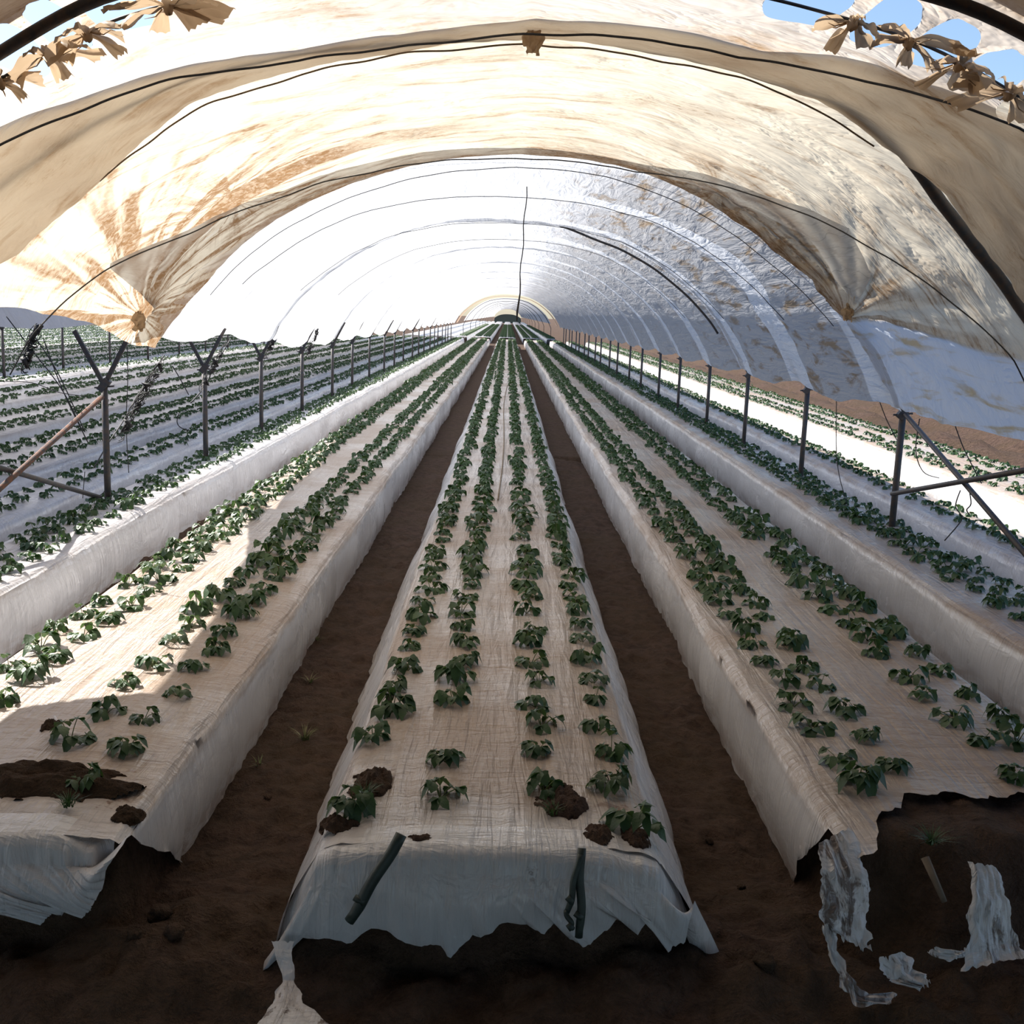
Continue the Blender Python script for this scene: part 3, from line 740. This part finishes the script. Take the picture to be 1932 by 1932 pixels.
for cx_, lab in ((-6.35, 'grey white canopy film of the neighbouring tunnel beyond the left posts'), (-12.7, 'farthest left canopy film seen low beyond the neighbouring tunnel')):
    o = sheet('neighbour_canopy_film', .4, 62, lambda y: -u_at_z(-.30), lambda y: u_at_z(-.20)+.05*abs(math.sin((y-7.85)/2.55*PI)), M_NEIGH, 70, .25, 0, lambda u, y, v: wrink(u, y, 1.), cx=cx_)
    tag(o, lab, 'canopy film')
# far end: dark windbreak net
vs = [(PX[i]*s_*.95, 226, 1.81+(PZ[i]+1)*.5-1) for s_ in (-1, 1) for i in (range(280, 0, -12) if s_ < 0 else range(0, 281, 12))]
vs = [(v[0], v[1], v[2]) for v in vs] + [(2.8, 226, 0), (-2.8, 226, 0)]
n_ = len(vs); vs2 = vs+[(v[0], 226.2, v[2]) for v in vs]
fs = [tuple(range(n_)), tuple(range(2*n_-1, n_-1, -1))]+[(i, (i+1) % n_, n_+(i+1) % n_, n_+i) for i in range(n_)]
o = link('end_net', pym('end_net', vs2, fs), plain('end_net', (.10, .13, .11), .9), smooth=False); tag(o, 'dark net closing the far end of the tunnel', 'net')

# ------------------------------------------------------------------ hoops, strings and cords
def hoop_pts(y, ua, ub, off=.0, n=90, tilt=0., wob=0.):
    pts = []; yf = y if callable(y) else (lambda u: y); y = 3.3 if callable(y) else y
    for i in range(n):
        u = ua+(ub-ua)*i/(n-1); x, z, nx, nz = prof(u)
        d = (off(u) if callable(off) else off) + wob*noise.noise((u*6, y, 0))
        pts.append((x+nx*d, yf(u)+tilt*u+wob*noise.noise((u*4, y, 5)), z+nz*d))
    return pts
for i, y in enumerate(HOOPS):
    rad = .020 if i < 2 else (.014 if i == 4 else .006)
    uL, uR = u_at_z(-.12), u_at_z(-.12)
    lab = {0: 'thick dark hoop pipe crossing the top corners, nearest of the hoops', 1: 'thick dark hoop pipe showing as a crescent along the right side'}.get(i, 'thin dark hoop pipe of the white tunnel, %s behind the crescent one' % ORD[i-2])
    if i == 0: tube_o = tube('hoop_pipe', hoop_pts(int_([-1.6, -1.2, 1.2, 1.4], [3.45, 3.36, 3.10, 3.09]), -uL, uR, .0), .019, M_STEEL, None, 10)
    elif i == 1: tube_o = tube('hoop_pipe', [(prof(u)[0]+prof(u)[2]*o_, y_, prof(u)[1]+prof(u)[3]*o_) for u, y_, o_ in [(u, float(np.interp(u, [-3, 1.2, 1.54, 1.82, 2.22, 2.56, 3.2], [4.35, 4.40, 4.54, 4.69, 4.88, 4.96, 5.0])), float(np.interp(u, [1.2, 1.55, 1.9, 3], [-.07, -.03, .01, .02]))) for u in np.linspace(-2.8, 3.2, 120)]], .026, M_STEEL, None, 10)
    else: tube_o = tube('hoop_pipe', hoop_pts(y, -uL, uR, (lambda u: -.07+.105*sst(.2, 1.2, u)) if i == 4 else -.07), rad, M_STEEL, None, 6)
    tag(tube_o, lab, 'hoop', 'hoop pipes carrying the canopy')
for i in range(11):
    y = 72+14*i
    pts = [(-2.85, y, 0)]+hoop_pts(y, -u_at_z(-.8), u_at_z(-.8), .03, 40)+[(2.85, y, 0)]
    tag(tube('hoop_pipe', pts, .02, M_STEEL, None, 5), 'far hoop pipe of the second tunnel, %s beyond the cross path' % ORD[i], 'hoop', 'hoop pipes of the second tunnel')
def cord(label, pts, rad, mat=M_WIRE, grp=None, n=6, name='cord'):
    o = tube(name, pts, rad, mat, None, n); return tag(o, label, 'cord', grp)
cord('knotted cord arching under the nearest film just before its far hem', hoop_pts(CB, -2.35, 2.5, .04, 140, 0, .008), .0042, M_WIRE)
cord('cord stitched along the far hem of the nearest film', hoop_pts(lambda u: HA(u)-.01, -1.9, 1.5, .03, 120, 0, .01), .0035, M_ROPE)
cord('cord arching where the brown film overlaps the white one', hoop_pts(CD, -3.2, 3.1, .03, 140, .0, .006), .004, M_WIRE)
cord('cord running under the front strip of the white tunnel film', hoop_pts(lambda u: HD(u)+.25, -2.6, 2.7, .03, 120, .0, .004), .003, M_WIRE)
cord('taut cord carrying the tied film knots overhead', hoop_pts(WYf, -2.2, 2.3, .015, 100, 0, .0), .005, M_WIRE)
for i in range(3):
    cord('thin cord across the %s bay of the white tunnel roof' % ORD[i], hoop_pts(9.1+2.55*i, -2.4, 2.6, .085, 80, .0, .006), .003, M_WIRE, 'thin cords in the roof bays')
# dangling rope from the ridge
p0 = at_y(994, 352, 8.0); p1 = at_y(976, 606, 8.05)
pts = [p0.lerp(p1, i/14)+Vector((.006*math.sin(i*1.3), 0, 0)) for i in range(15)]
cord('dark rope dangling from the ridge of the white tunnel', pts, [.004]*10+[.005]*2+[.007, .008, .004], M_WIRE)
# long drip line end lying on the middle bed
pts = []
for i in range(40):
    t = i/39; y = 8.4+t*14; x = -.03+.05*t+.02*math.sin(t*7); pts.append((x, y, top_z('centre', x, y)+.012))
cord('thin brown drip tube lying along the centre of the middle bed', pts, .006, M_ROPE, name='drip_tube')

# tied knots of bunched film
def knot(u, k, lab):
    Y = WYf(u)
    x, z, nx, nz = prof(u); rng = random.Random(k)
    e = empty('film_knot', (x+nx*.02, Y, z+nz*.02)); tag(e, lab, 'film knot', 'tied bunches of canopy film overhead')
    tx, tz_ = (nz, -nx)
    T = Vector((tx, 0, tz_)); Yv = Vector((0, 1, 0)); N = Vector((nx, 0, nz))
    if T.x < 0: T = -T
    # core
    vs, fs = [], []
    n1, n2 = 10, 14
    for i in range(n1+1):
        th = PI*i/n1
        for j in range(n2):
            ph = 2*PI*j/n2; r_ = .017*(1+.35*noise.noise((th*2, ph*2, k)))
            vs.append(T*(r_*math.sin(th)*math.cos(ph))+Yv*(r_*math.sin(th)*math.sin(ph))+N*(1.5*r_*math.cos(th)))
    for i in range(n1):
        for j in range(n2): fs.append((i*n2+j, i*n2+(j+1) % n2, (i+1)*n2+(j+1) % n2, (i+1)*n2+j))
    link('knot_core', pym('knot_core', vs, fs), M_KNOT, e)
    nw = rng.randint(5, 6); a0 = rng.uniform(0, 1)
    for w_ in range(nw):
        an = a0+2*PI*w_/nw+rng.uniform(-.35, .35); L = rng.uniform(.05, .13); Wd = rng.uniform(.015, .042)
        D = T*math.cos(an)+Yv*math.sin(an); Sd = -T*math.sin(an)+Yv*math.cos(an)
        vs = []; n_, m_ = 12, 9
        for i in range(n_):
            s_ = i/(n_-1)
            for j in range(m_):
                t = 2*j/(m_-1)-1
                wv = Wd*(.12+.88*s_**.8)
                p = D*((.01+L*s_*(1+.12*noise.noise((t*3, w_, k))))*(1+.9*abs(math.sin(an)))) + Sd*(t*wv*(1+.9*abs(math.cos(an)))) + N*(.012*noise.noise((t*3.5, s_*2, k+w_))*2 + .035*s_*s_*rng.choice((1, 1)))
                vs.append(p)
        link('film_tuft', pym('film_tuft', vs, grid_faces(n_, m_)), M_KNOT, e)
    for w_ in range(4):
        an = rng.uniform(0, 6.28); D = (T*math.cos(an)+Yv*math.sin(an)+N*rng.uniform(0, .4)).normalized()
        tube('loose_thread', [D*.02, D*.05+N*.01, D*rng.uniform(.07, .11)], [.003, .002, .0008], M_KNOT, e, 5)
klab = ['tied brown film knot, leftmost of the four at the upper right', 'tied brown film knot, second from left at the upper right', 'tied brown film knot, third from left at the upper right', 'tied brown film knot, rightmost at the right picture edge',
        'tied brown film bunch, cut by the top edge, rightmost at upper left', 'tied brown film knot under the nearest pipe, third from left edge', 'tied brown film knot under the nearest pipe, second from left edge', 'tied brown film knot at the left picture edge']
for i, u in enumerate(KN): knot(u, i*3+1, klab[i])
# crumpled brown rag where the film is tied to the right of the white strip, and at the left
def rag(name, label, c, size, seed, mat=M_KNOT):
    vs = []; n = 22
    for i in range(n):
        for j in range(n):
            a_, b_ = i/(n-1)-.5, j/(n-1)-.5
            sq = 1-.55*abs(b_)*2
            vs.append((c.x+a_*size*sq+.2*size*noise.noise((a_*5, b_*5, seed)), c.y+.5*size*noise.noise((a_*4, b_*4, seed+3)), c.z+b_*size*1.2+.2*size*noise.noise((a_*5, b_*5, seed+6))))
    o = link(name, pym(name, vs, grid_faces(n, n)), mat); return tag(o, label, 'film scrap')
rag('film_scrap', 'crumpled brown film scrap tied at the front of the white tunnel', at_y(1600, 590, 7.35), .085, 3)
rag('film_scrap', 'dark brown film scrap hanging at the left tied point', at_y(262, 605, 7.15), .10, 9)
rag('film_scrap', 'small grey film scrap on the ridge, on the hem of nearest film', at_y(1006, 74, 4.15), .085, 14)

# ------------------------------------------------------------------ Y posts
def post(x, y, label, near=True, top=1.24, rmul=1.0, grp='Y-topped posts'):
    zb = .30; e = empty('support_post', (x, y, zb)); tag(e, label, 'post', grp)
    r_ = .024*rmul; fz = BEDH+.86-zb
    tube('post', [(0, 0, -.1), (0, 0, fz)], r_, M_STEEL, e, 10 if near else 6)
    for s_ in (-1, 1):
        vs, fs = [], []; box_bar((0, 0, fz-.01), (s_*.20, 0, fz+.37), .030*rmul, .02*rmul, vs, fs)
        link('arm', pym('arm', vs, fs), M_STEEL, e, False)
    if near:
        vs, fs = [], []; box_bar((-.07, 0, fz-.03), (.07, 0, fz-.015), .012, .012, vs, fs)
        box_bar((-.03, 0, fz-.05), (.03, 0, fz+.03), .05, .05, vs, fs)
        link('clamp', pym('clamp', vs, fs), M_STEEL, e, False)
    return e
for i in range(-1, 20):
    y = 7.85+2.55*i; nm_ = 'nearest one, outside the frame' if i < 0 else None
    if i < 0: continue
    near = i < 6
    post(-2.88+.02*math.sin(i*2), y, 'dark Y-topped metal post, %s from the front in the left row' % ORD[i], near, grp='posts of the left row')
    post(2.88+.02*math.sin(i*3), y, 'dark metal post, %s from the front in the right row' % ORD[i], near, grp='posts of the right row')
for i in range(12):
    post(-9.2, 12+2.7*i, 'distant dark post, %s from the front in the next row left' % ORD[i], False, grp='distant posts in the next row left', rmul=1.2)
# braces between the first two posts of each row
def brace(name, label, p, q, mat):
    vs, fs = [], []; d = (Vector(q)-Vector(p)).normalized(); tube_data([p, q], .017, 8, vs, fs)
    o = link(name, pym(name, vs, fs), mat); tag(o, label, 'brace', 'diagonal braces')
brace('brace', 'rusty diagonal brace rising to the first left post', (-2.88, 7.80, 1.13), (-2.88, 5.25, .50), M_RUST)
brace('brace', 'dark diagonal brace dropping to the foot of first left post', (-2.92, 7.80, .40), (-2.92, 5.25, 1.12), M_STEEL)
brace('brace', 'dark diagonal brace falling from top of first right post', (2.88, 7.80, 1.20), (2.88, 5.25, .45), M_STEEL)
brace('brace', 'dark diagonal brace rising from lower part of first right post', (2.84, 7.80, .62), (2.84, 5.25, 1.21), M_STEEL)

# ------------------------------------------------------------------ loose wires at the left and right posts
def wire_px(label, pts, Y, rad=.004, mat=M_WIRE, name='wire', grp=None, dY=0., n=4):
    P = [at_y(a_, b_, Y+dY*i/max(1, len(pts)-1)) for i, (a_, b_) in enumerate(pts)]
    Q = []
    for i in range(len(P)-1):
        p0_, p1_, p2_, p3_ = P[max(0, i-1)], P[i], P[i+1], P[min(len(P)-1, i+2)]
        for s in range(6):
            t = s/6; Q.append(.5*((2*p1_)+(p2_-p0_)*t+(2*p0_-5*p1_+4*p2_-p3_)*t*t+(3*p1_-p0_-3*p2_+p3_)*t**3))
    Q.append(P[-1]); o = tube(name, Q, rad, mat, None, n); return tag(o, label, 'wire', grp)
YP = 7.9
wire_px('straight wire slanting from upper left to the first left post', [(12, 597), (60, 660), (120, 740), (163, 830)], 7.6, .004)
wire_px('second slanting wire running to the first left post', [(62, 630), (110, 705), (160, 815)], 7.7, .004)
wire_px('steep wire left of the first left post, under the canopy', [(82, 640), (120, 740), (166, 835)], 7.75, .004)
wire_px('wire sloping from the far left field edge to the first post fork', [(0, 720), (60, 722), (110, 740), (165, 748)], 7.8, .0035)
wire_px('wire from the first post rising right to the tangle', [(178, 882), (205, 835), (232, 795), (262, 742), (310, 670)], 8.1, .005, dY=1.)
wire_px('vertical thin wire hanging right of the first post', [(240, 650), (241, 720), (238, 800), (243, 892)], 8.3, .0035)
wire_px('curved wire end hooked low beside the first left post', [(188, 935), (198, 925), (203, 900)], 7.9, .004)
wire_px('short wire end hanging left of the first left post', [(156, 940), (158, 915), (160, 890)], 7.9, .003)
wire_px('looped wire beside the second left post', [(356, 812), (340, 806), (334, 795), (338, 780)], 10.2, .005)
wire_px('wire from the second post fork slanting down', [(325, 690), (340, 715), (356, 745)], 10.3, .005)
wire_px('wire rising right from the second left post', [(360, 760), (385, 730), (405, 690), (435, 640)], 10.4, .007, dY=1.5)
wire_px('long thin wire hanging right of second right post', [(1578, 757), (1578, 850), (1584, 900), (1598, 950)], 8.6, .0035)
wire_px('wire slanting across the ploughed soil at the right', [(1802, 803), (1820, 850), (1852, 912)], 7.0, .004)
wire_px('thin wire hanging behind the first right post, upper half', [(1655, 745), (1672, 790), (1692, 830)], 8.1, .004)
wire_px('curved wire loop right of the first right post', [(1735, 790), (1728, 850), (1742, 890), (1772, 902)], 7.6, .004)
wire_px('bent wire hanging below the crossing of the right braces', [(1812, 925), (1803, 955), (1815, 975), (1808, 990), (1782, 1020)], 6.9, .004)
wire_px('small wire hook under the crossing of the right braces', [(1828, 922), (1832, 950), (1824, 962), (1830, 972)], 6.9, .004)
# tangles of cord: one mass each
def tangle(label, a_, b_, Ya, Yb, wid, n, seed):
    rng = random.Random(seed); vs, fs = [], []
    A = at_y(*a_, Ya); B = at_y(*b_, Yb)
    for k in range(n):
        s0 = rng.uniform(0, .55); s1 = min(1, s0+rng.uniform(.25, .6)); pts = []
        ph = rng.uniform(0, 6.28); am = rng.uniform(.2, 1)*wid; cy = rng.uniform(.5, 2.2)
        for i in range(16):
            t = s0+(s1-s0)*i/15; p = A.lerp(B, t)
            p = p+Vector((am*math.cos(ph+cy*i*.5), .5*am*math.sin(ph+i), am*math.sin(ph+cy*i*.5)))
            pts.append(p)
        tube_data(pts, .003, 4, vs, fs)
    for k in range(6):   # clumps where the cords are bunched
        c = A.lerp(B, rng.uniform(.1, .9)); pts = [c+Vector((rng.uniform(-.03, .03), rng.uniform(-.03, .03), rng.uniform(-.05, .05))) for _ in range(5)]
        tube_data(pts, [.004, .014, .016, .012, .004], 6, vs, fs)
    o = link('cord_tangle', pym('cord_tangle', vs, fs), M_WIRE); tag(o, label, 'cord tangle')
tangle('big tangle of black cords between the first and second left posts', (315, 665), (220, 840), 8.6, 8.0, .045, 20, 1)
tangle('tangle of cords hanging at the left edge under the brown film', (72, 612), (45, 700), 6.8, 6.8, .035, 14, 2)
tangle('small tangle of cords between the second and third left posts', (432, 640), (375, 740), 10.6, 10.2, .035, 10, 3)
tangle('small tangle of cords beside the third left post fork', (520, 625), (500, 690), 13.2, 13., .04, 8, 4)
tangle('small tangle of cords beside the fourth left post fork', (600, 620), (580, 670), 15.6, 15.6, .04, 7, 5)

# ------------------------------------------------------------------ hose ends lying over the front flap
def hose(label, a_, b_, ya, yb, r_=.016, seed=0):
    P = [at_y(*a_, ya), at_y(*b_, yb)]; e = empty('hose_end', P[0])
    tag(e, label, 'hose', 'hose ends on the front of the middle bed')
    L = []; n = 12
    for i in range(n):
        t = i/(n-1); p = P[0].lerp(P[1], t)-P[0] + Vector((.003*math.sin(t*9+seed), -.01*math.sin(t*PI), 0)); L.append(p)
    vs, fs = tube_data(L, [r_*(1.0 if i < n-2 else .9) for i in range(n)], 10)
    # flattened tube
    link('tube', pym('tube', vs, fs), M_HOSE, e)
    c = L[-4]; link('clip', pym('clip', *tube_data([c+Vector((-r_*1.4, -.004, .006)), c+Vector((r_*.2, -.012, -.006))], .009, 6)), M_HOSE, e)
    return e
hose('dark green hose end slanting over the left half of the front flap', (757, 1574), (658, 1738), 2.70, 2.63)
hose('dark hose end, left one of the pair forming a narrow loop', (1094, 1612), (1070, 1722), 2.68, 2.64, .009, 1)
hose('dark hose end, upright right one of the pair at the flap', (1096, 1600), (1094, 1768), 2.69, 2.63, .012, 2)
hose('short dark hose end bent below the narrow loop', (1068, 1718), (1082, 1752), 2.64, 2.63, .007, 3)
wood = plain('weathered_wood', (.15, .12, .09), .8)
p = at_y(1745, 1618, 2.80); q = at_y(1782, 1702, 2.72)
o = link('stick', pym('stick', *tube_data([p, p.lerp(q, .5), q], [.012, .010, .008], 7)), wood); tag(o, 'short weathered stick on the soil face of the right wide bed', 'stick')
o = link('white_chip', pym('chip', *tube_data([at_z(103, 1352, .375), at_z(108, 1362, .372), at_z(112, 1372, .372)], [.004, .006, .003], 6)), M_MULCHC); tag(o, 'tiny white plastic chip lying upright on the left wide bed', 'plastic chip')

# ------------------------------------------------------------------ grass tufts
def tuft(label, c, n, h, spread, seed, mat=M_GRASS):
    rng = random.Random(seed); vs, fs = [], []
    for k in range(n):
        a_ = rng.uniform(0, 6.28); d = Vector((math.cos(a_), math.sin(a_), 0)); s_ = Vector((-d.y, d.x, 0)); l = h*rng.uniform(.5, 1.1); sp = spread*rng.uniform(.3, 1); b0 = len(vs)
        o0 = d*rng.uniform(0, .02)
        for i in range(4):
            t = i/3; p = o0+d*sp*t*t+Vector((0, 0, l*(t-.25*t*t))); wv = .0022*(1-t)+.0003
            vs += [p-s_*wv, p+s_*wv]
        for i in range(3): fs.append((b0+2*i, b0+2*i+1, b0+2*i+3, b0+2*i+2))
    o = link('grass_tuft', pym('grass_tuft', vs, fs), mat); o.location = c
    return tag(o, label, 'grass', 'grass tufts between the beds')
for i, (px, py, lab, n, h) in enumerate([(575, 1395, 'pale grass tuft in the left furrow beside the middle bed', 40, .07), (585, 1275, 'small grass tuft farther up the left furrow', 18, .05), (600, 1200, 'sparse weed against the left wide bed wall in the furrow', 22, .05), (490, 1445, 'tiny grass sprig near the left side of the left furrow', 10, .04)]):
    p = at_z(px, py, .0); tuft(lab, (p.x, p.y, soil_h(p.x, p.y)), n, h, .06, i)
for i, (px, py, lab) in enumerate([(1045, 1535, 'green grass tuft growing in the soil heap on the middle bed'), (690, 1500, 'green grass tuft at front left plant of the middle bed'), (130, 1520, 'green grass tuft in the long soil heap, left wide bed')]):
    p = at_z(px, py, .37); tuft(lab, (p.x, p.y, p.z), 46, .045, .045, 10+i, M_LEAF)
# green weeds growing out of the torn bed front
p = at_z(1700, 1600, .30); tuft('dark weed clump on the exposed soil of the right wide bed', (1.17+.12, 2.95, .33), 60, .05, .08, 30, M_LEAF)

# ------------------------------------------------------------------ clods on the soil, each one countable near the front
def clod(label, x, y, r_, seed):
    me = bpy.data.meshes.new('clod'); bm = bmesh.new(); bmesh.ops.create_icosphere(bm, subdivisions=3, radius=r_)
    for v in bm.verts:
        n_ = v.co.normalized(); v.co = n_*r_*(1+.35*fbm(n_.x*1.6+seed, n_.y*1.6, n_.z*1.6, 3)); v.co.z *= .7
    bm.to_mesh(me); bm.free()
    o = link('soil_clod', me, M_SOIL); o.location = (x, y, soil_h(x, y)+r_*.5); return tag(o, label, 'soil clod', 'soil clods in the furrows')
CL = [(300, 1740, .035, 'largest soil clod in front of the left furrow'), (330, 1790, .028, 'rounded clod just below the largest one, left front'), (255, 1800, .02, 'small clod at lower left, left of the rounded one'),
      (505, 1480, .014, 'small clod beside the middle bed in the left furrow'), (1340, 1560, .016, 'small clod in the right furrow near its front'), (1400, 1650, .014, 'small clod at the front mouth of the right furrow'), (1440, 1850, .03, 'flat clod in the dark soil before the right furrow')]
for i, (px, py, r_, lab) in enumerate(CL):
    p = at_z(px, py, .04); clod(lab, p.x, p.y, r_, i)
